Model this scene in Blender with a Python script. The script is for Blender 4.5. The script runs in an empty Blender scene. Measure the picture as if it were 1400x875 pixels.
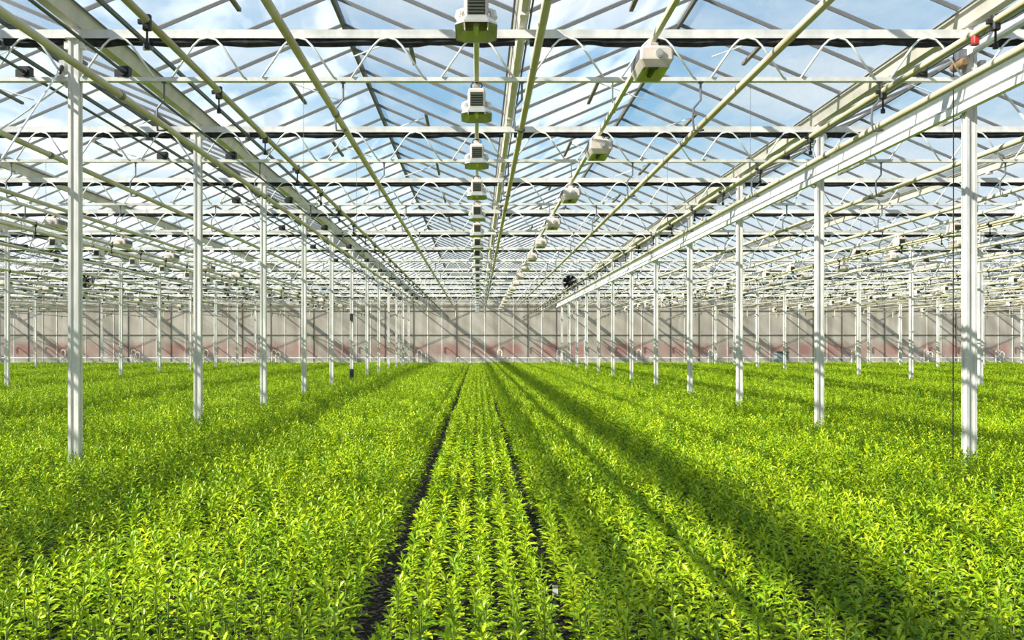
import bpy, math, random
import numpy as np
from mathutils import Vector, Matrix
random.seed(7)
scene = bpy.context.scene
C = scene.collection

# ------------------------------------------------------------------ camera
CANOPY = 0.40
ZC = CANOPY + 1.118            # eye height
F = 1305.0                     # focal length in pixels of a 1400 px wide frame
cam = bpy.data.cameras.new('camera'); cam_o = bpy.data.objects.new('camera', cam)
C.objects.link(cam_o); scene.camera = cam_o
cam.sensor_width = 36.0; cam.lens = F / 1400 * 36
cam.shift_x = (700 - 653) / 1400; cam.shift_y = (472.6 - 437.5) / 1400
cam_o.location = (0, 0, ZC); cam_o.rotation_euler = (math.pi / 2, 0, 0)
cam.clip_end = 2000

# ------------------------------------------------------------------ world, sun, exposure
world = bpy.data.worlds.new('world'); scene.world = world; world.use_nodes = True
nt = world.node_tree; nt.nodes.clear()
def nn(tree, t, **kw):
    n = tree.nodes.new(t)
    for k, v in kw.items(): setattr(n, k, v)
    return n
def ramp(tree, stops):
    r = nn(tree, 'ShaderNodeValToRGB'); e = r.color_ramp.elements
    while len(e) < len(stops): e.new(0.5)
    for i, (p, c) in enumerate(stops):
        e[i].position = p; e[i].color = c if len(c) == 4 else (*c, 1)
    return r
tc = nn(nt, 'ShaderNodeTexCoord'); sep = nn(nt, 'ShaderNodeSeparateXYZ')
nt.links.new(tc.outputs['Generated'], sep.inputs[0])
sky = ramp(nt, [(0.0, (0.86, 0.89, 0.91)), (0.10, (0.78, 0.86, 0.91)), (0.20, (0.34, 0.60, 0.82)), (0.32, (0.14, 0.40, 0.70)), (0.7, (0.08, 0.26, 0.58))])
nt.links.new(sep.outputs['Z'], sky.inputs[0])
# clouds on a flat layer: direction / elevation
mx = nn(nt, 'ShaderNodeMath', operation='MAXIMUM'); mx.inputs[1].default_value = 0.04
nt.links.new(sep.outputs['Z'], mx.inputs[0])
vd = nn(nt, 'ShaderNodeVectorMath', operation='DIVIDE')
cb = nn(nt, 'ShaderNodeCombineXYZ')
for k in range(3): nt.links.new(mx.outputs[0], cb.inputs[k])
nt.links.new(tc.outputs['Generated'], vd.inputs[0]); nt.links.new(cb.outputs[0], vd.inputs[1])
cn = nn(nt, 'ShaderNodeTexNoise'); cn.inputs['Scale'].default_value = 0.55; cn.inputs['Detail'].default_value = 7; cn.inputs['Roughness'].default_value = 0.58
nt.links.new(vd.outputs[0], cn.inputs['Vector'])
cr = ramp(nt, [(0.45, (0, 0, 0)), (0.70, (1, 1, 1))]); nt.links.new(cn.outputs['Fac'], cr.inputs[0])
cm = nn(nt, 'ShaderNodeMixRGB'); cm.inputs['Color2'].default_value = (0.86, 0.89, 0.92, 1)
nt.links.new(cr.outputs['Color'], cm.inputs['Fac']); nt.links.new(sky.outputs['Color'], cm.inputs['Color1'])
bg = nn(nt, 'ShaderNodeBackground'); bg.inputs['Strength'].default_value = 1.0
nt.links.new(cm.outputs[0], bg.inputs['Color'])
wo = nn(nt, 'ShaderNodeOutputWorld'); nt.links.new(bg.outputs[0], wo.inputs['Surface'])

sun = bpy.data.lights.new('sun', 'SUN'); sun_o = bpy.data.objects.new('sun', sun); C.objects.link(sun_o)
sun.energy = 12.0; sun.angle = math.radians(0.6); sun.color = (1.0, 0.93, 0.82)
SUN = Vector((6.0, 2.7, -4.63)).normalized()       # direction the light travels
sun_o.rotation_euler = SUN.to_track_quat('-Z', 'Y').to_euler(); sun_o.location = (-5, -30, 30)

vs = scene.view_settings
vs.view_transform = 'Standard'; vs.look = 'None'; vs.gamma = 1; vs.use_curve_mapping = False; vs.exposure = 0.15

# ------------------------------------------------------------------ materials
def mat(name, col, rough=0.6, metal=0.0, noise=None, col2=None, stretch=(1, 1, 1), lo=0.4, hi=0.65, bump=0.0, world_space=True):
    m = bpy.data.materials.new(name); m.use_nodes = True
    t = m.node_tree; b = t.nodes['Principled BSDF']
    b.inputs['Base Color'].default_value = (*col, 1); b.inputs['Roughness'].default_value = rough; b.inputs['Metallic'].default_value = metal
    if noise:
        g = nn(t, 'ShaderNodeNewGeometry') if world_space else nn(t, 'ShaderNodeTexCoord')
        mp = nn(t, 'ShaderNodeMapping'); mp.inputs['Scale'].default_value = stretch
        t.links.new(g.outputs['Position' if world_space else 'Object'], mp.inputs[0])
        n = nn(t, 'ShaderNodeTexNoise'); n.inputs['Scale'].default_value = noise; n.inputs['Detail'].default_value = 5
        t.links.new(mp.outputs[0], n.inputs['Vector'])
        r = ramp(t, [(lo, col), (hi, col2)]); t.links.new(n.outputs['Fac'], r.inputs[0])
        t.links.new(r.outputs[0], b.inputs['Base Color'])
        if bump:
            bp = nn(t, 'ShaderNodeBump'); bp.inputs['Strength'].default_value = bump
            t.links.new(n.outputs['Fac'], bp.inputs['Height']); t.links.new(bp.outputs[0], b.inputs['Normal'])
    return m
M = {}
M['white'] = mat('white_paint', (0.80, 0.79, 0.75), 0.45, noise=6, col2=(0.72, 0.71, 0.67), stretch=(1, 1, .5))
M['galv'] = mat('galvanised_steel', (0.70, 0.68, 0.64), 0.5, 0.0, noise=9, col2=(0.58, 0.57, 0.54), stretch=(1, 1, .35))
M['alu'] = mat('aluminium', (0.62, 0.63, 0.63), 0.45, 0.3, noise=5, col2=(0.50, 0.51, 0.51))
M['bar'] = mat('glazing_bar_alu', (0.17, 0.17, 0.17), 0.55, 0.2)
M['ridge'] = mat('ridge_dark', (0.10, 0.10, 0.10), 0.6)
M['gutter'] = mat('gutter_steel', (0.60, 0.56, 0.49), 0.55, 0.05, noise=3, col2=(0.50, 0.47, 0.41))
M['pipe'] = mat('cream_pipe', (0.63, 0.58, 0.44), 0.45, noise=4, col2=(0.50, 0.43, 0.29), stretch=(1, .4, 1))
M['spray'] = mat('spray_pipe', (0.52, 0.49, 0.33), 0.45, noise=3, col2=(0.42, 0.38, 0.24), stretch=(1, .4, 1))
M['rail'] = mat('lamp_rail_cream', (0.60, 0.58, 0.46), 0.5)
M['dark'] = mat('dark_green_steel', (0.045, 0.06, 0.055), 0.5)
M['black'] = mat('black_plastic', (0.012, 0.012, 0.014), 0.6)
M['screen'] = mat('black_screen_cloth', (0.010, 0.010, 0.012), 0.9, noise=12, col2=(0.03, 0.03, 0.035))
M['hook'] = mat('hook_steel', (0.16, 0.17, 0.19), 0.5, 0.3)
M['lamp'] = mat('lamp_housing', (0.68, 0.60, 0.52), 0.5, noise=8, col2=(0.60, 0.52, 0.45))
M['reflector'] = mat('reflector_alu', (0.55, 0.55, 0.50), 0.3, 0.6)
M['grille'] = mat('lamp_grille', (0.04, 0.05, 0.03), 0.6)
M['vent'] = mat('weathered_vent_rail', (0.20, 0.17, 0.13), 0.7, noise=5, col2=(0.12, 0.11, 0.10))
M['bulb'] = mat('bulb_glass', (0.55, 0.55, 0.5), 0.1)
M['wire'] = mat('steel_wire', (0.20, 0.20, 0.20), 0.5, 0.3)
M['rod'] = mat('white_rod', (0.80, 0.80, 0.78), 0.4)
M['red'] = mat('red_valve', (0.45, 0.03, 0.03), 0.5)
M['box'] = mat('grey_box', (0.20, 0.24, 0.27), 0.6)
M['brown'] = mat('brown_motor', (0.22, 0.13, 0.06), 0.6)
M['soil'] = mat('dark_soil', (0.016, 0.012, 0.008), 0.95, noise=14, col2=(0.008, 0.006, 0.004), bump=0.5)
M['ground'] = mat('outside_gravel', (0.22, 0.20, 0.16), 0.95, noise=2, col2=(0.14, 0.15, 0.09))
M['plinth'] = mat('concrete_plinth', (0.70, 0.69, 0.64), 0.8, noise=3, col2=(0.58, 0.57, 0.52))
M['mullion_dark'] = mat('dark_mullion', (0.10, 0.09, 0.085), 0.6)
M['mullion'] = mat('pale_mullion', (0.80, 0.78, 0.73), 0.5)

def glass_mat(name, lo, hi, tint, base=0.10, top=0.62):
    m = bpy.data.materials.new(name); m.use_nodes = True; t = m.node_tree; t.nodes.clear()
    g = nn(t, 'ShaderNodeNewGeometry')
    mp = nn(t, 'ShaderNodeMapping'); mp.inputs['Scale'].default_value = (1.0, 0.35, 1.0); mp.inputs['Rotation'].default_value = (0, 0, 0.5)
    t.links.new(g.outputs['Position'], mp.inputs[0])
    n = nn(t, 'ShaderNodeTexNoise'); n.inputs['Scale'].default_value = 1.3; n.inputs['Detail'].default_value = 6; n.inputs['Distortion'].default_value = 0.6
    t.links.new(mp.outputs[0], n.inputs['Vector'])
    r = ramp(t, [(lo, (base,) * 3), (hi, (top,) * 3)]); t.links.new(n.outputs['Fac'], r.inputs[0])
    tr = nn(t, 'ShaderNodeBsdfTransparent'); tr.inputs[0].default_value = (*tint, 1)
    tl = nn(t, 'ShaderNodeBsdfTranslucent'); tl.inputs[0].default_value = (0.80, 0.82, 0.84, 1)
    df = nn(t, 'ShaderNodeBsdfDiffuse'); df.inputs[0].default_value = (0.80, 0.82, 0.84, 1)
    md = nn(t, 'ShaderNodeMixShader'); md.inputs[0].default_value = 0.3
    t.links.new(tl.outputs[0], md.inputs[1]); t.links.new(df.outputs[0], md.inputs[2])
    mg = nn(t, 'ShaderNodeMixShader'); t.links.new(r.outputs[0], mg.inputs[0])
    t.links.new(tr.outputs[0], mg.inputs[1]); t.links.new(md.outputs[0], mg.inputs[2])
    gl = nn(t, 'ShaderNodeBsdfGlossy'); gl.inputs['Roughness'].default_value = 0.08
    mf = nn(t, 'ShaderNodeMixShader'); mf.inputs[0].default_value = 0.03
    t.links.new(mg.outputs[0], mf.inputs[1]); t.links.new(gl.outputs[0], mf.inputs[2])
    o = nn(t, 'ShaderNodeOutputMaterial'); t.links.new(mf.outputs[0], o.inputs[0])
    return m
M['glass'] = glass_mat('roof_glass', 0.42, 0.72, (0.95, 0.97, 0.98), 0.05, 0.32)
M['side_glass'] = glass_mat('side_glass', 0.3, 0.6, (0.9, 0.93, 0.93), 0.3, 0.7)

def frosted(name, pink):
    m = bpy.data.materials.new(name); m.use_nodes = True; t = m.node_tree; t.nodes.clear()
    g = nn(t, 'ShaderNodeNewGeometry')
    mp = nn(t, 'ShaderNodeMapping'); mp.inputs['Scale'].default_value = (1.0, 1.0, 0.12)
    t.links.new(g.outputs['Position'], mp.inputs[0])
    n = nn(t, 'ShaderNodeTexNoise'); n.inputs['Scale'].default_value = 2.2; n.inputs['Detail'].default_value = 4
    t.links.new(mp.outputs[0], n.inputs['Vector'])
    r = ramp(t, [(0.3, (0.60, 0.54, 0.46)), (0.7, (0.78, 0.73, 0.66))]); t.links.new(n.outputs['Fac'], r.inputs[0])
    col = r.outputs[0]
    if pink:  # pink blur of things outside the wall, painted into the pane colour
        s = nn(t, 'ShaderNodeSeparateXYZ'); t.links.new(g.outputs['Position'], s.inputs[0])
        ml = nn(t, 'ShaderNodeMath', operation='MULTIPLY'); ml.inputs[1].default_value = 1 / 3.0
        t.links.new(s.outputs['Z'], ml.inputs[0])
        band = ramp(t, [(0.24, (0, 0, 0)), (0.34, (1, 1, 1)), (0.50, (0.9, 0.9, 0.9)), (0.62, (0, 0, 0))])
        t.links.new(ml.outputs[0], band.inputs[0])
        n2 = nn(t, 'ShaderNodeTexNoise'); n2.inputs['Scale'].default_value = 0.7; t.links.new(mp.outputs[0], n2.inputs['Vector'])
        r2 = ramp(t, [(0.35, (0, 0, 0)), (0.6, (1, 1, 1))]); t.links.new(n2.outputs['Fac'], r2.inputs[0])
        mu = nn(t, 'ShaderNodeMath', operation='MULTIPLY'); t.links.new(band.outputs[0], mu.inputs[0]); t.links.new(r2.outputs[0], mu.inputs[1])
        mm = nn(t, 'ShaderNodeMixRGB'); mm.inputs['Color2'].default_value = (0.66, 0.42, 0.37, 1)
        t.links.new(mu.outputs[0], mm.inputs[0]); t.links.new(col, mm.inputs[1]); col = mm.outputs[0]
    df = nn(t, 'ShaderNodeBsdfDiffuse'); tl = nn(t, 'ShaderNodeBsdfTranslucent')
    t.links.new(col, df.inputs[0]); t.links.new(col, tl.inputs[0])
    mx = nn(t, 'ShaderNodeMixShader'); mx.inputs[0].default_value = 0.62
    t.links.new(df.outputs[0], mx.inputs[1]); t.links.new(tl.outputs[0], mx.inputs[2])
    o = nn(t, 'ShaderNodeOutputMaterial'); t.links.new(mx.outputs[0], o.inputs[0])
    return m
M['wall_pane'] = frosted('frosted_pane', False); M['wall_pane_pink_blur'] = frosted('frosted_pane_pink_blur', True)

def leaf_mat():
    m = bpy.data.materials.new('leaf_green'); m.use_nodes = True; t = m.node_tree; t.nodes.clear()
    oi = nn(t, 'ShaderNodeObjectInfo'); g = nn(t, 'ShaderNodeNewGeometry')
    n = nn(t, 'ShaderNodeTexNoise'); n.inputs['Scale'].default_value = 9; n.inputs['Detail'].default_value = 3
    t.links.new(g.outputs['Position'], n.inputs['Vector'])
    ad = nn(t, 'ShaderNodeMath', operation='ADD'); t.links.new(oi.outputs['Random'], ad.inputs[0]); t.links.new(n.outputs['Fac'], ad.inputs[1])
    hv = nn(t, 'ShaderNodeMath', operation='MULTIPLY'); hv.inputs[1].default_value = 0.5; t.links.new(ad.outputs[0], hv.inputs[0])
    r = ramp(t, [(0.2, (0.10, 0.23, 0.004)), (0.5, (0.30, 0.44, 0.006)), (0.8, (0.50, 0.60, 0.010))]); t.links.new(hv.outputs[0], r.inputs[0])
    df = nn(t, 'ShaderNodeBsdfDiffuse'); t.links.new(r.outputs[0], df.inputs[0])
    tl = nn(t, 'ShaderNodeBsdfTranslucent'); t.links.new(r.outputs[0], tl.inputs[0])
    mx = nn(t, 'ShaderNodeMixShader'); mx.inputs[0].default_value = 0.12
    t.links.new(df.outputs[0], mx.inputs[1]); t.links.new(tl.outputs[0], mx.inputs[2])
    gl = nn(t, 'ShaderNodeBsdfGlossy'); gl.inputs['Roughness'].default_value = 0.4; gl.inputs[0].default_value = (0.9, 0.95, 0.8, 1)
    m2 = nn(t, 'ShaderNodeMixShader'); m2.inputs[0].default_value = 0.04
    t.links.new(mx.outputs[0], m2.inputs[1]); t.links.new(gl.outputs[0], m2.inputs[2])
    o = nn(t, 'ShaderNodeOutputMaterial'); t.links.new(m2.outputs[0], o.inputs[0])
    return m
M['leaf'] = leaf_mat()
M['stem'] = mat('stem_green', (0.16, 0.24, 0.03), 0.7)

# ------------------------------------------------------------------ mesh helpers
class MB:
    def __init__(s): s.v = []; s.f = []
    def add(s, v, f):
        o = len(s.v); s.v += [tuple(p) for p in v]; s.f += [tuple(i + o for i in q) for q in f]; return s
    def box(s, x0, x1, y0, y1, z0, z1):
        return s.add([(x0, y0, z0), (x1, y0, z0), (x1, y1, z0), (x0, y1, z0), (x0, y0, z1), (x1, y0, z1), (x1, y1, z1), (x0, y1, z1)],
                     [(0, 3, 2, 1), (4, 5, 6, 7), (0, 1, 5, 4), (1, 2, 6, 5), (2, 3, 7, 6), (3, 0, 4, 7)])
    def cbox(s, x0, x1, y0, y1, z0, z1, b):         # box with chamfered long (z) edges
        pts = [(x0 + b, y0), (x1 - b, y0), (x1, y0 + b), (x1, y1 - b), (x1 - b, y1), (x0 + b, y1), (x0, y1 - b), (x0, y0 + b)]
        return s.prism(pts, z0, z1)
    def prism(s, pts, z0, z1):
        n = len(pts)
        return s.add([(x, y, z0) for x, y in pts] + [(x, y, z1) for x, y in pts],
                     [tuple(reversed(range(n))), tuple(range(n, 2 * n))] + [(i, (i + 1) % n, n + (i + 1) % n, n + i) for i in range(n)])
    def prism_y(s, pts, y0, y1):                    # outline in x,z extruded along y
        n = len(pts)
        return s.add([(x, y0, z) for x, z in pts] + [(x, y1, z) for x, z in pts],
                     [tuple(range(n)), tuple(reversed(range(n, 2 * n)))] + [(i, n + i, n + (i + 1) % n, (i + 1) % n) for i in range(n)])
    def tube(s, pts, r, n=8, cap=True):
        pts = [Vector(p) for p in pts]; rings = []; prev = None
        for i, p in enumerate(pts):
            d = (pts[min(i + 1, len(pts) - 1)] - pts[max(i - 1, 0)]).normalized()
            if prev is None:
                a = d.orthogonal().normalized()
            else:
                a = prev - d * prev.dot(d); a = a.normalized() if a.length > 1e-6 else d.orthogonal().normalized()
            prev = a; b = d.cross(a)
            rr = r[i] if isinstance(r, (list, tuple)) else r
            rings.append([p + (a * math.cos(2 * math.pi * k / n) + b * math.sin(2 * math.pi * k / n)) * rr for k in range(n)])
        v = [q for R in rings for q in R]; f = []
        for i in range(len(pts) - 1):
            for k in range(n): f.append((i * n + k, i * n + (k + 1) % n, (i + 1) * n + (k + 1) % n, (i + 1) * n + k))
        if cap: f += [tuple(reversed(range(n))), tuple(range((len(pts) - 1) * n, len(pts) * n))]
        return s.add(v, f)
    def mesh(s, name, m, smooth=False):
        me = bpy.data.meshes.new(name); me.from_pydata(s.v, [], s.f); me.materials.append(m)
        if smooth: me.polygons.foreach_set('use_smooth', [True] * len(me.polygons))
        me.update(); return me
def link(name, me, parent=None, loc=None):
    o = bpy.data.objects.new(name, me); C.objects.link(o)
    if parent: o.parent = parent
    if loc: o.location = loc
    return o
def build(mb, name, m, parent=None, loc=None, smooth=False): return link(name, mb.mesh(name, m, smooth), parent, loc)
def tag(o, label=None, cat=None, group=None, kind=None):
    if label: o['label'] = label
    if cat: o['category'] = cat
    if group: o['group'] = group
    if kind: o['kind'] = kind
    return o
def thing(name, label, cat, loc=(0, 0, 0), group=None):
    o = bpy.data.objects.new(name, None); C.objects.link(o); o.location = loc; o.empty_display_size = 0.1
    return tag(o, label, cat, group)
ORD = ['', 'first', 'second', 'third', 'fourth', 'fifth', 'sixth', 'seventh', 'eighth', 'ninth', 'tenth', 'eleventh', 'twelfth', 'thirteenth', 'fourteenth', 'fifteenth', 'sixteenth']
def ordn(n): return ORD[n] if n < len(ORD) else '%dth' % n if n % 10 not in (1, 2, 3) or n in (11, 12, 13) else '%d%s' % (n, {1: 'st', 2: 'nd', 3: 'rd'}[n % 10])
def in_frame(x, y, z0, z1, m=1.0):
    if y < 1: return False
    px = 653 + F * x / y; w = F * m / y
    return -w < px < 1400 + w and 472.6 - F * (z1 - ZC) / y < 875 and 472.6 - F * (z0 - ZC) / y > -F * 0.4 / y

# ------------------------------------------------------------------ dimensions
S = 4.5; Y0 = 10.25; W = 9.6; YW = Y0 + 12 * S       # end wall at 64.25
YB = Y0 - 5 * S                                       # back of the house behind the camera
COLS = [-4.32 + W * j for j in range(-4, 6)]          # column rows
XL, XR = COLS[0], COLS[-1]
Z = lambda r: ZC + r
ZBC = Z(2.85); ZTC0, ZTC1 = Z(3.29), Z(3.38)
ZG0, ZG1 = Z(3.42), Z(3.60); ZR = Z(4.60)
def rowname(x):
    j = round((x + 4.32) / W)
    return 'white beam row' if j == 1 else '%s row behind white beam' % ordn(j - 1) if j > 1 else '%s row before white beam' % ordn(1 - j)
def bayname(j):
    return '%s bay behind white beam' % ordn(j) if j > 0 else '%s bay before white beam' % ordn(1 - j)

# ------------------------------------------------------------------ ground
tag(build(MB().box(XL, XR, YB, YW, -0.1, 0.0), 'floor', M['soil']), 'dark soil floor under the crop rows', None, kind='structure')
tag(build(MB().box(-250, 250, -250, 300, -0.3, -0.1), 'ground', M['ground']), 'bare ground outside the greenhouse', None, kind='structure')

# ------------------------------------------------------------------ roof (ceiling): panes, glazing bars, ridges
ceiling = tag(thing('ceiling', 'glass saw-tooth roof of the greenhouse', None), kind='structure')
PIT = 1.125
gx = [XL + 4.8 * i for i in range(int(round((XR - XL) / 4.8)) + 1)]
nY = int(round((YW - YB) / PIT))
GE = 0.08
def slope_pts(g, side):            # gutter edge -> ridge edge
    return (g + side * GE, ZG1 + 0.01), (g + side * 2.40, ZR)
pane_me = {}; bar_me = {}
for side in (1, -1):
    (xa, za), (xb, zb) = slope_pts(0, side)
    y0, y1 = 0.015, PIT - 0.015; t = 0.004
    v = [(xa, y0, za), (xb, y0, zb), (xb, y1, zb), (xa, y1, za)]; v += [(x, y, z + t) for x, y, z in v]
    pane_me[side] = MB().add(v, [(0, 1, 2, 3), (7, 6, 5, 4), (0, 4, 5, 1), (1, 5, 6, 2), (2, 6, 7, 3), (3, 7, 4, 0)])
    b = MB(); w, h = 0.015, 0.042
    v = [(x, y, z + dz) for (x, z) in ((xa, za), (xb, zb)) for (y, dz) in ((-w, 0.012), (w, 0.012), (w * .5, -h), (-w * .5, -h))]
    b.add(v, [(0, 1, 2, 3), (7, 6, 5, 4), (0, 4, 5, 1), (1, 5, 6, 2), (2, 6, 7, 3), (3, 7, 4, 0)])
    bar_me[side] = b
pm = {s: pane_me[s].mesh('glass_pane', M['glass']) for s in (1, -1)}
bm_ = {s: bar_me[s].mesh('glazing_bar', M['bar']) for s in (1, -1)}
far_p, far_b = MB(), MB(); np_ = nb_ = 0
for i, g in enumerate(gx):
    for side in (1, -1):
        if (i == 0 and side < 0) or (i == len(gx) - 1 and side > 0): continue
        for k in range(nY + 1):
            y = YB + k * PIT
            vis = 7.5 < y < 27 and -1 < (653 + F * (g + side * 1.2) / max(y, 1)) / 1400 < 2 and abs(g + side * 1.2) < 13.5
            if vis and in_frame(g + side * 1.2, y + 0.5, ZG1, ZR, 2.0):
                link('glazing_bar', bm_[side], ceiling, (g, y, 0)); nb_ += 1
            else: far_b.add([(x + g, yy + y, zz) for x, yy, zz in bar_me[side].v], bar_me[side].f)
            if k == nY: continue
            if vis and in_frame(g + side * 1.2, y + 0.5, ZG1, ZR, 2.0):
                link('glass_pane', pm[side], ceiling, (g, y, 0)); np_ += 1
            else: far_p.add([(x + g, yy + y, zz) for x, yy, zz in pane_me[side].v], pane_me[side].f)
tag(build(far_p, 'glass_panes', M['glass'], ceiling), kind='stuff'); tag(build(far_b, 'glazing_bars', M['bar'], ceiling), kind='stuff')
print('panes', np_, 'bars', nb_)
for i in range(len(gx) - 1):
    x = gx[i] + 2.4
    build(MB().prism_y([(x - .022, ZR - .05), (x + .022, ZR - .05), (x + .04, ZR + .02), (x, ZR + .04), (x - .04, ZR + .02)], YB, YW), 'ridge_beam', M['ridge'], ceiling)
    # bottom rails of the roof vents, staggered on both slopes
    for k in range(-2, 13):
        for side, off in ((1, 0.0), (-1, 2.25)):
            y = Y0 + k * S + 2.2 + off
            if y + 2.25 > YW or abs(x) > 14 or y < 6 or y > 34: continue
            dx = 1.0; zz = ZR - dx * (ZR - ZG1) / 2.32 - 0.03
            xx = x + side * dx
            v = MB().box(xx - .025, xx + .025, y, y + 1.5, zz - .045, zz - .005)
            vr = build(v, 'vent_rail', M['vent'], ceiling)
            build(MB().tube([(xx, y + .2, zz - .03), (xx - side * .75, y + .3, zz - .28)], .010, 5), 'vent_push_rod', M['rod'], vr)

# ------------------------------------------------------------------ gutters
for i, g in enumerate(gx):
    main = i % 2 == 0; w = 0.10 if main else 0.06
    if main: nm = 'wide steel roof gutter above the ' + rowname(g)
    else: nm = 'narrow roof gutter along the middle of the ' + bayname(round((g - 0.48) / W))
    t = thing('roof_gutter', nm, 'gutter', (g, 0, ZG0), 'roof gutters')
    h = ZG1 - ZG0
    b = MB().prism_y([(-w * .55, 0), (w * .55, 0), (w, h * .75), (w + .02, h), (w - .005, h), (w * .5, .015), (-w * .5, .015), (-w + .005, h), (-w - .02, h), (-w, h * .75)], YB, YW)
    build(b, 'trough', M['gutter'], t)
    for s in (-1, 1):
        build(MB().tube([(s * (w + .035), YB, h - .03), (s * (w + .035), YW, h - .03)], .012, 5), 'drip_rail', M['ridge'], t)
    if not main and abs(g) < 16:
        sm = MB().box(-w * .75, w * .75, -.05, .05, -.04, .05).mesh('splice_clip', M['galv'])
        for k in range(-1, 13): link('splice_clip', sm, t, (0, Y0 + k * S - 0.45, 0))

# ------------------------------------------------------------------ columns
def col_shaft(z1):
    a, g = 0.056, 0.012
    pts = [(-a, -a), (-a + .03, -a), (-a + .034, -a + g), (a - .034, -a + g), (a - .03, -a), (a, -a), (a, -a + .03), (a - g, -a + .034), (a - g, a - .034), (a, a - .03), (a, a),
           (-a, a), (-a, a - .03), (-a + g, a - .034), (-a + g, -a + .034), (-a, -a + .03)]
    return MB().prism(pts, 0, z1)
shaft_me = col_shaft(ZTC1).mesh('shaft', M['galv'])
head_me = MB().box(-.075, .075, -.09, .09, ZTC1 - .10, ZTC1 - .02).box(-.11, .11, -.03, .03, ZTC1 - .20, ZTC1 - .12).mesh('head_bracket', M['white'])
post_me = MB().box(-.03, .03, -.03, .03, ZTC1, ZG0).mesh('gutter_post', M['galv'])
foot_me = MB().box(-.11, .11, -.11, .11, 0, .02).mesh('base_plate', M['alu'])
col_objs = {}
for x in COLS[1:-1]:
    for k in range(-1, 12):
        y = Y0 + k * S
        if not in_frame(x, y, 0, ZG1, 2.5) and not (k >= -1 and x in (COLS[4], COLS[5])): continue
        n = 12 - k
        t = thing('column', 'white square steel column, %s from end wall, %s' % (ordn(n), rowname(x)), 'column', (x, y, 0), 'columns in ' + rowname(x))
        link('shaft', shaft_me, t); link('head_bracket', head_me, t); link('gutter_post', post_me, t); link('base_plate', foot_me, t)
        col_objs[(round(x, 2), k)] = t
# the column with the black foot wrap and the switch box; the sleeved column in the next bay
c = col_objs[(-4.32, 5)]
build(MB().cbox(-.068, .068, -.068, .068, .38, .72, .012), 'foot_wrap', M['black'], c)
build(MB().cbox(-.05, .05, -.12, -.062, Z(.85), Z(1.10), .01), 'switch_box', M['black'], c)
c['label'] = 'white steel column with black wrap at its foot and a small black box'
c = col_objs[(14.88, 5)]
for z in (.55, 1.1, 2.0, 2.9): build(MB().cbox(-.07, .07, -.07, .07, z, z + .04, .02), 'band', M['alu'], c)
c['label'] = 'white steel column ringed with narrow metal bands'

# ------------------------------------------------------------------ trusses
def truss_meshes():
    L = W - 0.12; x0 = 0.06; x1 = W - 0.06
    top = MB().box(x0, x1, -.045, .045, ZTC0, ZTC1).box(x0, x1, -.055, -.045, ZTC0 - .004, ZTC0 + .018)
    bot = MB().box(x0, x1, -.05, .022, ZBC - .022, ZBC + .022)
    web = MB(); p = W / 10; pts = []
    for i in range(10):
        a = i * p + p * .5
        pts = [(a - p * .40, -.056, ZBC + .015), (a - p * .16, -.066, ZTC0 - .09), (a - p * .09, -.066, ZTC0 - .025), (a, -.066, ZTC0 - .004), (a + p * .09, -.066, ZTC0 - .025), (a + p * .16, -.066, ZTC0 - .09), (a + p * .40, -.056, ZBC + .015)]
        web.tube([Vector(q) for q in pts], .012, 6)
    scr = MB(); rnd = random.Random(3); n = 40
    for s0, s1 in ((x0 + .05, W * .5 - .08), (W * .5 + .08, x1 - .05)):
        v = []; f = []
        for i in range(n + 1):
            x = s0 + (s1 - s0) * i / n; d = .07 + .012 * math.sin(i * .9) + rnd.uniform(-.006, .01); q = .035 + rnd.uniform(-.006, .006)
            v += [(x, -q, ZTC0 - .005), (x, q, ZTC0 - .005), (x, q * 1.1, ZTC0 - d * .6), (x, q * .4, ZTC0 - d), (x, -q * .4, ZTC0 - d), (x, -q * 1.1, ZTC0 - d * .6)]
        for i in range(n):
            for k in range(6): f.append((i * 6 + k, i * 6 + (k + 1) % 6, i * 6 + 6 + (k + 1) % 6, i * 6 + 6 + k))
        f += [tuple(range(6)), tuple(reversed(range(n * 6, n * 6 + 6)))]
        scr.add(v, f)
    return top.mesh('top_chord', M['galv']), bot.mesh('bottom_chord', M['galv']), web.mesh('web_rods', M['rod']), scr.mesh('folded_screen', M['screen'])
tt, tb, tw, ts = truss_meshes()
web1 = MB(); p = W / 10
web1.tube([(-p * .40, -.056, ZBC + .015), (-p * .16, -.066, ZTC0 - .09), (-p * .09, -.066, ZTC0 - .025), (0, -.066, ZTC0 - .004), (p * .09, -.066, ZTC0 - .025), (p * .16, -.066, ZTC0 - .09), (p * .40, -.056, ZBC + .015)], .012, 6)
web1 = web1.mesh('web_rod', M['rod'], True)
ZP = Z(2.36); RP = .034
PX = [0.955 + 1.92 * i for i in range(5)]            # heating pipes, measured from the row on the minus side
def hook_mesh(s):
    d = .035 * s
    b = MB().tube([(0, 0, ZBC - .02), (0, 0, ZBC - .21), (-.075 * s, 0, ZBC - .30), (-.085 * s, 0, ZBC - .42), (-.07 * s, 0, ZP - RP - .015), (0, 0, ZP - RP - .016), (.035 * s, 0, ZP - RP - .008)], .0125, 6)
    b.box(-.025, .025, -.03, .03, ZBC - .03, ZBC + .026)
    return b.mesh('pipe_hook', M['hook'], False)
hk = {1: hook_mesh(1), -1: hook_mesh(-1)}
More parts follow.
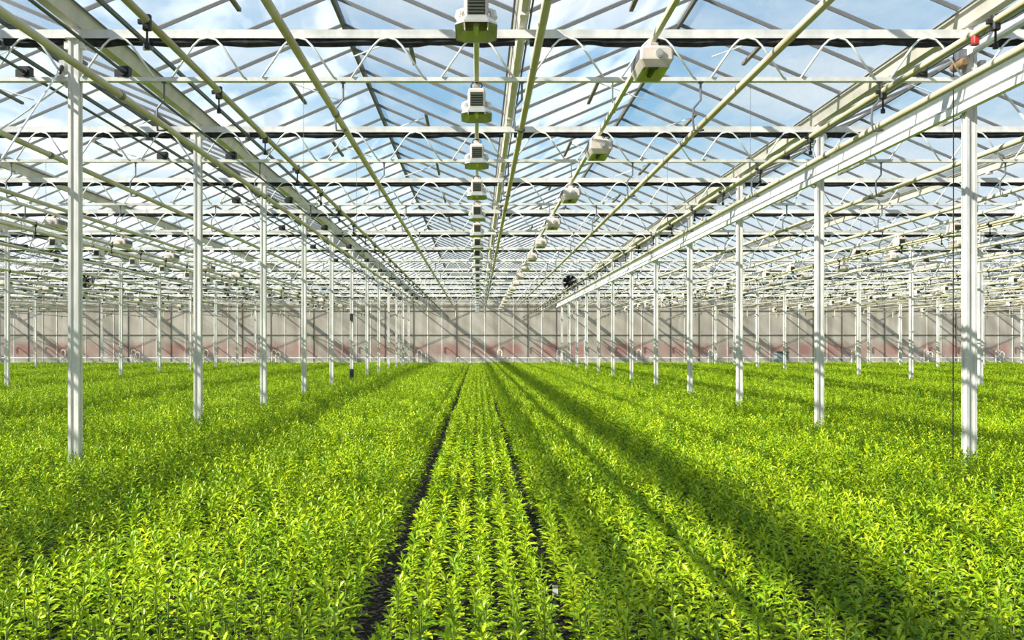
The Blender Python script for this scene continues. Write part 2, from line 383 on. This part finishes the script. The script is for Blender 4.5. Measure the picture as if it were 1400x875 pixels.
for j in range(-4, 5):
    xb = -4.32 + W * j
    for k in range(-3, 13):
        y = Y0 + k * S
        near = abs(xb + W / 2) < 12
        if k < 0 and not near: continue
        if k == 12: y -= 0.12
        cx = min(max(0, xb), xb + W)
        if k >= 0 and not in_frame(cx, y, ZBC, ZTC1, 1.5): continue
        n = 13 - k
        t = thing('roof_truss', 'white lattice truss with rolled black screen, %s from end wall, %s' % (ordn(n), bayname(j)), 'truss', (xb, y, 0), 'roof trusses')
        o = link('top_chord', tt, t); bc = link('bottom_chord', tb, t); link('folded_screen', ts, o)
        if k < 6 and near:
            for i in range(10): link('web_rod', web1, t, (i * p + p * .5, 0, 0))
        else: link('web_rods', tw, t)
        if k < 12:
            for i, px in enumerate(PX): link('pipe_hook', hk[1], bc, (px, 0, 0))

# ------------------------------------------------------------------ heating pipes
YE = YW - 1.6; YS = YB + 1.0
coup = MB().tube([(0, -.035, 0), (0, .035, 0)], RP + .007, 10).mesh('coupling', M['hook'])
for j in range(-4, 5):
    for i, px in enumerate(PX):
        x = -4.32 + W * j + px
        t = thing('heating_pipe', 'long cream heating pipe, %s from the beam side, %s' % (ordn(5 - i), bayname(j)), 'pipe', (x, 0, ZP), 'overhead heating pipes')
        build(MB().tube([(0, YS, 0), (0, YE, 0)], RP, 10), 'pipe_run', M['pipe'], t, smooth=True)
        build(MB().tube([(0, YE, 0), (0, YE + .15, -.02), (0, YE + .2, -.15), (0, YE + .2, -.5)], RP * .9, 8), 'end_bend', M['pipe'], t)
        if abs(x) < 15:
            for q in range(1, 8): link('coupling', coup, t, (0, 2.9 + 6.1 * q + i * .7 % 3, 0))

# ------------------------------------------------------------------ spray lines with nozzles
ZS = Z(1.84); RS = .022
noz = MB().cbox(-.022, .022, -.022, .022, -.055, .03, .008).box(-.05, -.02, -.012, .012, -.02, .005).tube([(0, 0, -.05), (0, 0, -.13)], .007, 6).tube([(0, 0, -.13), (0, 0, -.16)], .016, 6).mesh('spray_nozzle', M['black'])
wire_me = MB().tube([(0, 0, RS), (0, 0, ZBC - ZS)], .003, 4).mesh('hanger_wire', M['wire'])
for j in range(-4, 5):
    for h, off in enumerate((2.45, 7.25)):
        x = -4.32 + W * j + off
        t = thing('spray_line', 'thin olive spray pipe with black nozzles, %s, %s' % ('beam side' if h else 'side away', bayname(j)), 'pipe', (x, 0, ZS), 'irrigation spray lines')
        build(MB().tube([(0, YS, 0), (0, YE + .6, 0)], RS, 8), 'pipe_run', M['spray'], t, smooth=True)
        for q in range(0, 38):
            y = 5.4 + 1.5 * q
            if abs(x) < 15 or q % 3 == 0:
                link('spray_nozzle', noz, t, (0, y, 0))
        for k in range(0, 12):
            link('hanger_wire', wire_me, t, (0, Y0 + k * S, 0))
v = build(MB().cbox(-.018, .018, -.022, .022, -.07, -.02, .006).tube([(0, 0, -.03), (0, 0, .0)], .010, 6), 'valve', M['red'], None)
sl = [o for o in C.objects if o.name.startswith('spray_line') and abs(o.location.x - 2.93) < .01][0]
v.parent = sl; v.location = (0, 5.62, 0)

# ------------------------------------------------------------------ screen rails and drive shafts
bear = MB().box(-.06, .06, -.05, .05, -.07, .06).box(-.10, -.05, -.03, .03, -.05, .03).tube([(0, -.07, 0), (0, .07, 0)], .045, 10).mesh('bearing_block', M['black'])
clip = MB().box(-.03, .03, -.06, .06, -.045, .05).box(-.05, .05, -.02, .02, -.06, -.03).mesh('rail_bracket', M['hook'])
for x in COLS[1:-1]:
    j = round((x + 4.32) / W)
    for s in (-1, 1):
        side = 'beam side' if s * (1 if j < 1 else -1) > 0 else 'outer side'
        if j == 1: side = 'fan side' if s < 0 else 'rear side'
        t = thing('drive_shaft', 'dark drive shaft with black bearing blocks, %s of %s' % (side, rowname(x)), 'shaft', (x + s * .53, 0, Z(2.93)), 'screen drive shafts')
        build(MB().tube([(0, YS, 0), (0, YE, 0)], .017, 6), 'shaft_run', M['dark'], t)
        for k in range(0, 12): link('bearing_block', bear, t, (0, Y0 + k * S, 0))
        if j == 1 and s < 0: continue
        t = thing('screen_rail', 'thin dark green screen rail, %s of %s' % (side, rowname(x)), 'rail', (x + s * .78, 0, Z(3.235)), 'screen rails')
        build(MB().box(-.016, .016, YS, YE, -.02, .02), 'rail_run', M['dark'], t)
        for k in range(0, 12): link('rail_bracket', clip, t, (0, Y0 + k * S, 0))

# ------------------------------------------------------------------ lamp rails and lamps
ZL = Z(2.53)
rail_me = MB().prism_y([(-.02, -.022), (.02, -.022), (.024, .0), (.02, .022), (-.02, .022), (-.024, 0)], YS, YE + .4).mesh('rail_run', M['rail'])
rhang = MB().tube([(0, 0, .02), (0, 0, ZBC - ZL)], .008, 5).box(-.028, .028, -.02, .02, -.03, .03).mesh('rail_hanger', M['alu'])
def frustum(b, x0, y0, z0, x1, y1, z1, c0=.0, c1=.0):
    def ring(x, y, z, c): return [(-x + c, -y, z), (x - c, -y, z), (x, -y + c, z), (x, y - c, z), (x - c, y, z), (-x + c, y, z), (-x, y - c, z), (-x, -y + c, z)]
    v = ring(x0, y0, z0, c0) + ring(x1, y1, z1, c1)
    return b.add(v, [(i, (i + 1) % 8, 8 + (i + 1) % 8, 8 + i) for i in range(8)])
# origin of a lamp = underside of its rail
A = {}
b = MB(); frustum(b, .07, .15, -.06, .078, .16, -.075, .01, .01); frustum(b, .078, .16, -.075, .078, .16, -.24, .01, .01); b.add([(-.07, -.15, -.06), (.07, -.15, -.06), (.07, .15, -.06), (-.07, .15, -.06)], [(0, 1, 2, 3)])
b.box(-.085, -.078, -.14, .14, -.22, -.09).box(.078, .085, -.14, .14, -.22, -.09)
A['body'] = b.mesh('housing', M['lamp'])
b = MB()
for z in (-.215, -.192, -.169, -.146, -.123): b.box(-.056, .056, -.170, -.160, z - .006, z + .006)
b.box(-.06, .06, -.163, -.158, -.232, -.10); A['grille'] = b.mesh('vent_grille', M['grille'])
b = MB(); frustum(b, .085, .17, -.235, .105, .19, -.25, .02, .04); frustum(b, .105, .19, -.25, .142, .225, -.29, .04, .06); frustum(b, .142, .225, -.29, .146, .229, -.305, .06, .06)
frustum(b, .085, .17, -.237, .140, .223, -.300, .02, .06); A['refl'] = b.mesh('reflector', M['reflector'])
A['bulb'] = MB().tube([(0, -.10, -.275), (0, -.09, -.275), (0, .09, -.275), (0, .10, -.275)], [.008, .022, .022, .008], 8).mesh('bulb', M['bulb'])
b = MB()
for s in (-1, 1): b.tube([(s * .112, -.10, -.255), (s * .120, -.10, -.23), (s * .115, -.10, -.195), (s * .085, -.10, -.175)], [.02, .03, .025, .012], 8)
A['lug'] = b.mesh('end_lug', M['white'])
b = MB().box(-.035, .035, -.03, .03, -.062, .0).box(-.03, .03, -.10, -.06, -.07, -.01); A['hang'] = b.mesh('hanger', M['lamp'])
b = MB(); b.tube([(-.035, -.12, -.07), (-.055, -.14, -.035), (-.04, -.15, -.012), (.0, -.15, -.008), (.04, -.15, -.012), (.055, -.14, -.035), (.035, -.12, -.07)], .006, 5); A['cable'] = b.mesh('power_cable', M['black'])
B = {}
b = MB(); frustum(b, .10, .20, -.07, .13, .235, -.095, .01, .015); frustum(b, .13, .235, -.095, .135, .24, -.19, .015, .015); frustum(b, .135, .24, -.19, .105, .215, -.24, .015, .015)
b.add([(-.10, -.20, -.07), (.10, -.20, -.07), (.10, .20, -.07), (-.10, .20, -.07)], [(0, 1, 2, 3)]); B['body'] = b.mesh('housing', M['lamp'])
b = MB(); frustum(b, .11, .22, -.235, .105, .215, -.25, .015, .015); frustum(b, .105, .215, -.25, .05, .12, -.20, .015, .015); b.add([(-.05, -.12, -.20), (.05, -.12, -.20), (.05, .12, -.20), (-.05, .12, -.20)], [(0, 1, 2, 3)]); B['refl'] = b.mesh('reflector', M['reflector'])
B['bulb'] = MB().tube([(0, -.12, -.225), (0, -.10, -.225), (0, .12, -.225), (0, .13, -.225)], [.012, .022, .022, .008], 8).box(-.025, .025, -.19, -.12, -.245, -.2).mesh('bulb', M['grille'])
B['socket'] = MB().tube([(.02, -.238, -.145), (.02, -.256, -.145)], .034, 14).tube([(.02, -.256, -.145), (.02, -.262, -.145)], .022, 12).mesh('socket', M['reflector'])
b = MB()
for i in range(9):
    for s in (-1, 1): y = -.19 + i * .047; b.box(s * .138 - .004, s * .138 + .004, y - .008, y + .008, -.18, -.10)
B['grille'] = b.mesh('side_grille', M['hook'])
b = MB().box(-.05, .05, -.04, .04, -.03, .0).tube([(-.045, 0, -.02), (-.10, 0, -.08)], .012, 5).tube([(.045, 0, -.02), (.10, 0, -.08)], .012, 5).box(-.03, .03, -.13, -.05, -.08, -.02); B['hang'] = b.mesh('hanger', M['lamp'])
B['cable'] = MB().tube([(.03, -.16, -.07), (.06, -.17, -.03), (.05, -.12, -.008), (.03, -.06, -.02)], .006, 5).mesh('power_cable', M['black'])
def joined(D):
    b = MB(); mi = []
    for k in ('body', 'refl', 'hang', 'grille'):
        me = D[k]; b.add([tuple(v.co) for v in me.vertices], [tuple(q.vertices) for q in me.polygons]); mi += [{'grille': 1, 'refl': 2}.get(k, 0)] * len(me.polygons)
    me = b.mesh('grow_lamp', M['lamp']); me.materials.append(M['grille']); me.materials.append(M['reflector'])
    me.polygons.foreach_set('material_index', mi); return me
JA, JB = joined(A), joined(B)
names = {'body': 'housing', 'grille': 'vent_grille', 'refl': 'reflector', 'bulb': 'bulb', 'lug': 'end_lug', 'hang': 'hanger', 'cable': 'power_cable', 'socket': 'socket'}
nl = 0
for j in range(-4, 5):
    for kind, off, D, J, yst, pit in (('A', 4.31, A, JA, 6.72, 2.5), ('B', 5.77, B, JB, 7.95, 3.5)):
        x = -4.32 + W * j + off
        rn = 'flared-reflector lamps' if kind == 'A' else 'boxy lamps with a round socket'
        t = thing('lamp_rail', 'cream square rail carrying %s, %s' % (rn, bayname(j)), 'rail', (x, 0, ZL), 'lamp rails')
        link('rail_run', rail_me, t)
        for k in range(-1, 12): link('rail_hanger', rhang, t, (0, Y0 + k * S, 0))
        tot = int((YE - yst) // pit) + 1
        for q in range(tot):
            y = yst + pit * q
            if not in_frame(x, y, ZL - .3, ZL, .3): continue
            lab = ('grow lamp with flared reflector, %s from end wall, %s' if kind == 'A' else 'boxy grow lamp with round socket, %s from end wall, %s') % (ordn(tot - q), bayname(j))
            nl += 1
            if y < 30:
                lt = thing('grow_lamp', lab, 'lamp', (x, y, ZL - .022), 'grow lamps on the overhead rails')
                ps = {key: link(names[key], D[key], lt) for key in ('body', 'refl', 'hang')}
                for key, me in D.items():
                    if key not in ps: link(names[key], me, ps['refl'] if key == 'bulb' else ps['hang'] if key == 'cable' else ps['body'])
            else:
                lt = link('grow_lamp', J, None, (x, y, ZL - .022)); tag(lt, lab, 'lamp', 'grow lamps on the overhead rails')
print('lamps', nl)

# ------------------------------------------------------------------ long white beam beside the column row
bx = 5.28 - .062
t = thing('channel_beam', 'long bright white channel beam fixed along a column row', 'beam', (bx, 0, Z(2.50)))
build(MB().prism_y([(0, .10), (-.05, .10), (-.05, .115), (-.012, .125), (-.012, .325), (-.05, .335), (-.05, .35), (0, .35)], YS, YE), 'upper_channel', M['white'], t)
build(MB().prism_y([(0, 0), (-.065, 0), (-.065, .075), (-.04, .08), (-.04, .095), (0, .095)], YS, YE), 'lower_channel', M['white'], t)
jm = MB().box(-.018, -.010, -.10, .10, .13, .32).mesh('joint_plate', M['alu'])
for k in range(-1, 12): link('joint_plate', jm, t, (0, Y0 + k * S + .35, 0))
o = build(MB().box(-.05, .01, -S + .1, -.02, -.03, .05), 'tie_beam', M['white'], None, (5.26, Y0, Z(3.12)))
tag(o, 'short white square tie beam fixed to the column top above the channel beam', 'beam')
t = thing('screen_motor', 'brown round screen motor beside the column top under the wide gutter', 'motor', (5.28 - .13, Y0 - .05, Z(3.0)))
build(MB().tube([(0, -.12, 0), (0, -.09, 0), (0, .12, 0)], [.035, .05, .05], 14), 'casing', M['brown'], t)
build(MB().box(-.03, .07, -.04, .08, .05, .16), 'mount', M['hook'], t)
# wind braces in the two column rows
for x, lab in ((-4.32, 'thin white diagonal brace rod rising to a column top before the white beam'), (5.28, 'thin white diagonal brace rod rising behind the long white beam')):
    xx = x + (.12 if x > 0 else -.12)
    t = thing('brace_rod', lab, 'brace', (xx, Y0, 0))
    build(MB().tube([(0, -.05, Z(2.98)), (0, -S + .1, .35)], .011, 6), 'rod', M['rod'], t)
    build(MB().tube([(0, -.05, Z(2.98)), (0, -.12, Z(2.90))], .024, 8), 'turnbuckle', M['black'], t)
    build(MB().box(-.03, .03, -.06, .06, Z(2.93), Z(3.05)), 'lug_plate', M['galv'], t)
t = thing('brace_rod', 'thin white sloping rod from a column top into the bay away from the white beam', 'brace', (-4.44, Y0 + .10, 0))
build(MB().tube([(0, 0, Z(2.86)), (-1.15, 0, Z(2.05)), (-2.0, 0, Z(1.45))], .009, 6), 'rod', M['rod'], t)
build(MB().box(-.03, .03, -.01, .03, Z(2.80), Z(2.92)), 'lug_plate', M['galv'], t)
tag(build(MB().tube([(5.10, Y0 - .02, ZBC + .4), (5.10, Y0 - .02, Z(1.5)), (5.09, Y0 - .03, .3)], .006, 5), 'hanging_cable', M['black']), 'thin black cable hanging down beside a column of the white-beam row', 'cable')

# ------------------------------------------------------------------ end wall
wall = tag(thing('wall_far', 'beige frosted glass end wall with thin glazing bars', None, (0, YW, 0)), kind='structure')
TIERS = [(0.12, Z(.72)), (Z(.72), Z(2.34)), (Z(2.34), Z(3.40))]
pme = []
for i, (a, b_) in enumerate(TIERS):
    pme.append(MB().box(.025, .935, -.006, .006, a + .02, b_ - .02).mesh('glass_pane', M['wall_pane_pink_blur' if i == 0 else 'wall_pane']))
npan = int(round((XR - XL) / .96))
mul_w = MB().box(-.016, .016, -.03, .02, 0, Z(3.40)).mesh('mullion', M['mullion'])
mul_d = MB().box(-.022, .022, -.04, .02, 0, Z(3.40)).mesh('mullion', M['mullion_dark'])
fp = MB()
for i in range(npan + 1):
    x = XL + .96 * i
    link('mullion', mul_d if i % 10 == 0 or i % 5 == 3 else mul_w, wall, (x, 0, 0))
    if i == npan: break
    for q, me in enumerate(pme):
        if -33.5 < x < 38: link('glass_pane', me, wall, (x, 0, 0))
        else: fp.add([(v.co.x + x, v.co.y, v.co.z) for v in me.vertices], [tuple(p_.vertices) for p_ in me.polygons])
tag(build(fp, 'glass_panes', M['wall_pane'], wall), kind='stuff')
for z in (Z(.72), Z(2.34)): build(MB().box(XL, XR, -.05, .03, z - .02, z + .02), 'rail', M['mullion_dark'], wall)
build(MB().box(XL, XR, -.06, .03, Z(3.38), Z(3.5)), 'rail', M['galv'], wall)
build(MB().box(XL, XR, -.10, .10, 0, .42), 'plinth', M['plinth'], wall)
# gable triangles above the end wall
gab = MB()
for i in range(len(gx) - 1):
    a, m_, b_ = gx[i], gx[i] + 2.4, gx[i + 1]
    gab.add([(a, 0, Z(3.5)), (b_, 0, Z(3.5)), (b_, 0, ZG1), (m_, 0, ZR), (a, 0, ZG1)], [(0, 1, 2, 3, 4)])
build(gab, 'gable_glass', M['side_glass'], wall)
for i in range(len(gx) - 1):
    for d in (.96, 1.92, 2.88, 3.84):
        zt = ZG1 + (ZR - ZG1) * (1 - abs(d - 2.4) / 2.4)
        build(MB().box(gx[i] + d - .02, gx[i] + d + .02, -.03, .02, Z(3.5), zt), 'gable_bar', M['mullion'], wall)
# other walls (outside the frame)
for nm, (x0, x1, y0, y1) in {'wall_left': (XL - .05, XL, YB, YW), 'wall_right': (XR, XR + .05, YB, YW), 'wall_back': (XL, XR, YB - .05, YB)}.items():
    tag(build(MB().box(x0, x1, y0, y1, 0, Z(3.5)), nm, M['side_glass']), 'hazy glass wall of the greenhouse', None, kind='structure')
# white rail along the end wall and pipe risers in front of it
o = thing('rail_pipe', 'low white pipe rail running along the foot of the end wall', 'pipe', (0, YW - .35, 0))
for x0, x1 in ((XL, -4.1), (-1.4, XR)):
    build(MB().tube([(x0, 0, Z(-.82)), (x1, 0, Z(-.82))], .035, 8), 'pipe_run', M['white'], o)
    q = x0
    while q < x1:
        build(MB().tube([(q, 0, 0), (q, 0, Z(-.82))], .02, 5), 'stand', M['white'], o); q += 4.8
rc = 0
RPX = (86, 182, 281, 374, 573, 683, 764, 873, 971, 1167, 1266, 1364)
for px in RPX:
    x = (px - 653) * (YW - .6) / F
    t = thing('pipe_riser', '%s arched white pipe riser at end wall foot, %s white beam' % ('single' if px in (86, 281, 683, 873) else 'double', '%s behind' % ordn(sum(q > 764 for q in RPX if q <= px)) if px > 764 else '%s before' % ordn(sum(q >= px for q in RPX if q <= 764))), 'pipe', (x, YW - .6, 0), 'pipe risers along the end wall'); rc += 1
    for s in ((0,) if px in (86, 281, 683, 873) else (0, .28)):
        hh = Z(-.28) if s == 0 else Z(-.42)
        build(MB().tube([(s - .12, 0, 0), (s - .12, 0, hh - .15), (s - .08, 0, hh - .03), (s + .04, 0, hh), (s + .14, 0, hh - .06), (s + .18, 0, hh - .2), (s + .13, 0, hh - .45)], .035, 7), 'arched_pipe', M['white'], t)
t = thing('tank_box', 'small blue-grey lidded tank standing at the foot of the end wall', 'tank', ((1068 - 653) * (YW - 1.1) / F, YW - 1.1, 0))
build(MB().cbox(-.42, .42, -.3, .3, 0, Z(-.45), .05), 'body', M['box'], t); build(MB().cbox(-.46, .46, -.34, .34, Z(-.45), Z(-.38), .05), 'lid', M['mullion_dark'], t)

# ------------------------------------------------------------------ circulation fans
def fan(loc, r, label):
    t = thing('circulation_fan', label, 'fan', loc)
    n = 24; b = MB(); v = []; f = []
    for k in range(n):
        a = 2 * math.pi * k / n; c_, s_ = math.cos(a), math.sin(a)
        for rr, y in ((r, -.10), (r, .10), (r * .93, .10), (r * .93, -.10)): v.append((rr * c_, y, rr * s_))
    for k in range(n):
        for q in range(4): f.append((k * 4 + q, k * 4 + (q + 1) % 4, ((k + 1) % n) * 4 + (q + 1) % 4, ((k + 1) % n) * 4 + q))
    build(b.add(v, f), 'shroud', M['hook'], t)
    q = r * 1.08
    build(MB().box(-q, q, .02, .05, q - .03, q).box(-q, q, .02, .05, -q, -q + .03).box(-q, -q + .03, .02, .05, -q, q).box(q - .03, q, .02, .05, -q, q), 'frame', M['galv'], t)
    hub = build(MB().tube([(0, -.10, 0), (0, .12, 0)], r * .22, 12), 'hub', M['black'], t)
    bl = MB().add([(.05, -.03, -.04), (.05, .02, .05), (r * .9, .03, .10), (r * .9, -.04, -.06), (.05, -.02, -.04), (.05, .03, .05), (r * .9, .04, .10), (r * .9, -.03, -.06)],
                  [(0, 1, 2, 3), (7, 6, 5, 4), (0, 4, 5, 1), (1, 5, 6, 2), (2, 6, 7, 3), (3, 7, 4, 0)]).mesh('blade', M['black'])
    for k in range(7):
        o = link('blade', bl, hub); o.rotation_euler = (0, 2 * math.pi * k / 7, 0)
    for s in (-1, 1): build(MB().tube([(s * r * .7, 0, r * .9), (s * r * .7, 0, ZBC - loc[2])], .012, 5), 'hanger', M['galv'], t)
yf = Y0 + 6 * S
fan(((779 - 653) * yf / F, yf, ZC + (472.6 - 386) * yf / F), .29, 'round black circulation fan with radial blades hanging below a truss')
fan(((117 - 653) * yf / F, yf, ZC + (472.6 - 383) * yf / F), .29, 'black circulation fan hanging one bay away from the white beam')

t = thing('plant_label', 'small white plastic label on a stake in the narrow dark path', 'label', (.395, 4.86, 0))
build(MB().box(-.005, .005, -.002, .002, 0, .27), 'stake', M['dark'], t); build(MB().box(-.014, .014, -.005, -.003, .25, .30), 'plate', M['white'], t)

# ------------------------------------------------------------------ crop plants
def leaf_mesh(seed):
    r = random.Random(seed); L = 1.0
    # unit leaf along +x, lobed outline, folded along the midrib, tip drooping
    prof = [(0, .025), (.25, .06), (.42, .18), (.50, .13), (.64, .21), (.74, .12), (.85, .12), (1.0, 0)]
    dr = r.uniform(.02, .28)
    prof = [(x, w * .85) for x, w in prof]
    zc = lambda x: .10 * math.sin(x * 2.2) - dr * x * x
    v = []; f = []
    for i, (x, w) in enumerate(prof):
        z = zc(x); w *= r.uniform(.9, 1.12)
        if i == len(prof) - 1: v.append((x, 0, z))
        else: v += [(x, -w, z + w * .35), (x, 0, z), (x, w, z + w * .35)]
    for i in range(len(prof) - 2):
        a = i * 3; f += [(a, a + 3, a + 4, a + 1), (a + 1, a + 4, a + 5, a + 2)]
    a = (len(prof) - 2) * 3; f += [(a, a + 3, a + 1), (a + 1, a + 3, a + 2)]
    return MB().add(v, f)
LEAFS = [leaf_mesh(i) for i in range(4)]
leaf_me = [l.mesh('leaf', M['leaf']) for l in LEAFS]
def plant_spec(seed):
    r = random.Random(100 + seed); H = CANOPY - .035 + r.uniform(-.03, .02); out = []
    n = 24; lean = (r.uniform(-.02, .02), r.uniform(-.02, .02))
    for i in range(n):
        u = i / (n - 1); z = .13 + (H - .13) * (u ** .8)
        az = i * 2.39996 + r.uniform(-.3, .3)
        el = math.radians(4 + 56 * u ** 2.4 + r.uniform(-14, 14))
        L = (.080 - .034 * u ** 2) * r.uniform(.85, 1.15)
        q = Matrix.Translation((lean[0] * u, lean[1] * u, z)) @ Matrix.Rotation(az, 4, 'Z') @ Matrix.Rotation(-el, 4, 'Y') @ Matrix.Rotation(r.uniform(-.4, .4), 4, 'X') @ Matrix.Diagonal((L, L, L, 1))
        out.append((r.randrange(4), q))
    return H, lean, out
SPEC = [plant_spec(i) for i in range(7)]
stem_me = []; joined_obj = []
src = bpy.data.collections.new('plant_sources')       # not linked to the scene: only feeds the instances
for i, (H, lean, ls) in enumerate(SPEC):
    sb = MB().tube([(0, 0, 0), (lean[0] * .4, lean[1] * .4, H * .55), (lean[0], lean[1], H)], [.006, .005, .003], 5)
    stem_me.append(sb.mesh('stem', M['stem']))
    jb = MB()
    for k, q in ls: jb.add([tuple(q @ Vector(p_)) for p_ in LEAFS[k].v], LEAFS[k].f)
    me = jb.mesh('foliage', M['leaf']); o = bpy.data.objects.new('plant_source_%d' % i, me); src.objects.link(o)

GAPS = [(-.555, -.445), (.36, .435)] + [(1.66 + 1.34 * i, 1.72 + 1.34 * i) for i in range(32)] + [(-1.82 - 1.34 * i, -1.76 - 1.34 * i) for i in range(28)]
rs = np.random.RandomState(5)
pts = []
def rows():
    out = []
    edges = sorted(GAPS)
    for (a0, a1), (b0, b1) in zip(edges[:-1], edges[1:]):
        w = b0 - a1; n = max(2, int(round(w / .128)))
        out += [a1 + w * (i + .5) / n for i in range(n)]
    return out
ROWS = rows()
for x in ROWS:
    ya = 2.3
    mid = -.445 < x < .36
    for (lo, hi, dy, sc) in ((2.3, 30, .112 if mid else .104, 1.0), (30, YW - .9, .165, 1.2)):
        y = np.arange(lo, hi, dy); y = y + rs.uniform(-.02, .02, len(y)) + rs.uniform(0, dy)
        keep = (x > -(653 / F) * y - 1.8) & (x < (747 / F) * y + 1.8)
        y = y[keep]; n = len(y)
        if n == 0: continue
        xx = x + rs.normal(0, .010 if mid else .022, n)
        hv = .985 + .05 * np.sin(x * 1.7 + y * .6) + .04 * np.sin(y * 2.1 - x * 2.3) + rs.normal(0, .095, n)
        pts.append(np.stack([xx, y, hv * (1 if sc == 1 else 1.04), np.full(n, sc), rs.randint(0, 7, n), rs.uniform(0, 6.283, n)], 1))
P = np.concatenate(pts)
# the 300 that show largest are single plants
py = 472.6 + F * (ZC - CANOPY) / P[:, 1]; px = 653 + F * P[:, 0] / P[:, 1]
vis = (py < 878) & (px > -5) & (px < 1405)
order = np.where(vis, P[:, 1], 1e9).argsort()[:300]
mask = np.ones(len(P), bool); mask[order] = False
PATH = -.49
XROW = np.array(ROWS)
def bedname(x):
    x = XROW[np.abs(XROW - x).argmin()]
    if x > PATH: n = int(((XROW > PATH) & (XROW <= x + 1e-6)).sum()); return '%s row from wide dark path, beam side' % ordn(n)
    n = int(((XROW < PATH) & (XROW >= x - 1e-6)).sum()); return '%s row from wide dark path, side away from beam' % ordn(n)
for i in order:
    x, y, hv, sc, vi, rz = P[i]; vi = int(vi)
    t = thing('crop_plant', 'leafy bright green young plant, ' + bedname(x), 'plant', (x, y, 0), 'plants in the ' + bedname(x))
    t.rotation_euler = (0, 0, rz); t.scale = (1, 1, hv)
    link('stem', stem_me[vi], t)
    for k, q in SPEC[vi][2]:
        o = link('leaf', leaf_me[k], t); o.matrix_local = q
R_ = P[mask]
me = bpy.data.meshes.new('crop_rows'); me.from_pydata([(a, b_, 0) for a, b_ in R_[:, :2]], [], [])
for nm, arr in (('hv', R_[:, 2]), ('sc', R_[:, 3]), ('rz', R_[:, 5])):
    at = me.attributes.new(nm, 'FLOAT', 'POINT'); at.data.foreach_set('value', arr.astype(np.float32))
at = me.attributes.new('vi', 'INT', 'POINT'); at.data.foreach_set('value', R_[:, 4].astype(np.int32))
crop = link('crop_rows', me); me.materials.append(M['leaf'])
tag(crop, 'dense rows of bright green leafy plants filling the greenhouse floor', 'crop', kind='stuff')
ng = bpy.data.node_groups.new('crop_instances', 'GeometryNodeTree')
ng.interface.new_socket('Geometry', in_out='INPUT', socket_type='NodeSocketGeometry'); ng.interface.new_socket('Geometry', in_out='OUTPUT', socket_type='NodeSocketGeometry')
gi = nn(ng, 'NodeGroupInput'); go = nn(ng, 'NodeGroupOutput')
ci = nn(ng, 'GeometryNodeCollectionInfo'); ci.inputs['Collection'].default_value = src; ci.inputs['Separate Children'].default_value = True; ci.inputs['Reset Children'].default_value = True
ip = nn(ng, 'GeometryNodeInstanceOnPoints'); ip.inputs['Pick Instance'].default_value = True
def attr(nm, ty):
    a = nn(ng, 'GeometryNodeInputNamedAttribute', data_type=ty); a.inputs['Name'].default_value = nm; return a.outputs['Attribute']
c1 = nn(ng, 'ShaderNodeCombineXYZ'); ng.links.new(attr('rz', 'FLOAT'), c1.inputs['Z'])
c2 = nn(ng, 'ShaderNodeCombineXYZ'); sc_ = attr('sc', 'FLOAT')
ng.links.new(sc_, c2.inputs['X']); ng.links.new(sc_, c2.inputs['Y']); ng.links.new(attr('hv', 'FLOAT'), c2.inputs['Z'])
ng.links.new(gi.outputs[0], ip.inputs['Points']); ng.links.new(ci.outputs[0], ip.inputs['Instance'])
ng.links.new(attr('vi', 'INT'), ip.inputs['Instance Index']); ng.links.new(c1.outputs[0], ip.inputs['Rotation']); ng.links.new(c2.outputs[0], ip.inputs['Scale'])
ng.links.new(ip.outputs[0], go.inputs[0])
md = crop.modifiers.new('instances', 'NODES'); md.node_group = ng
print('plants', len(P))
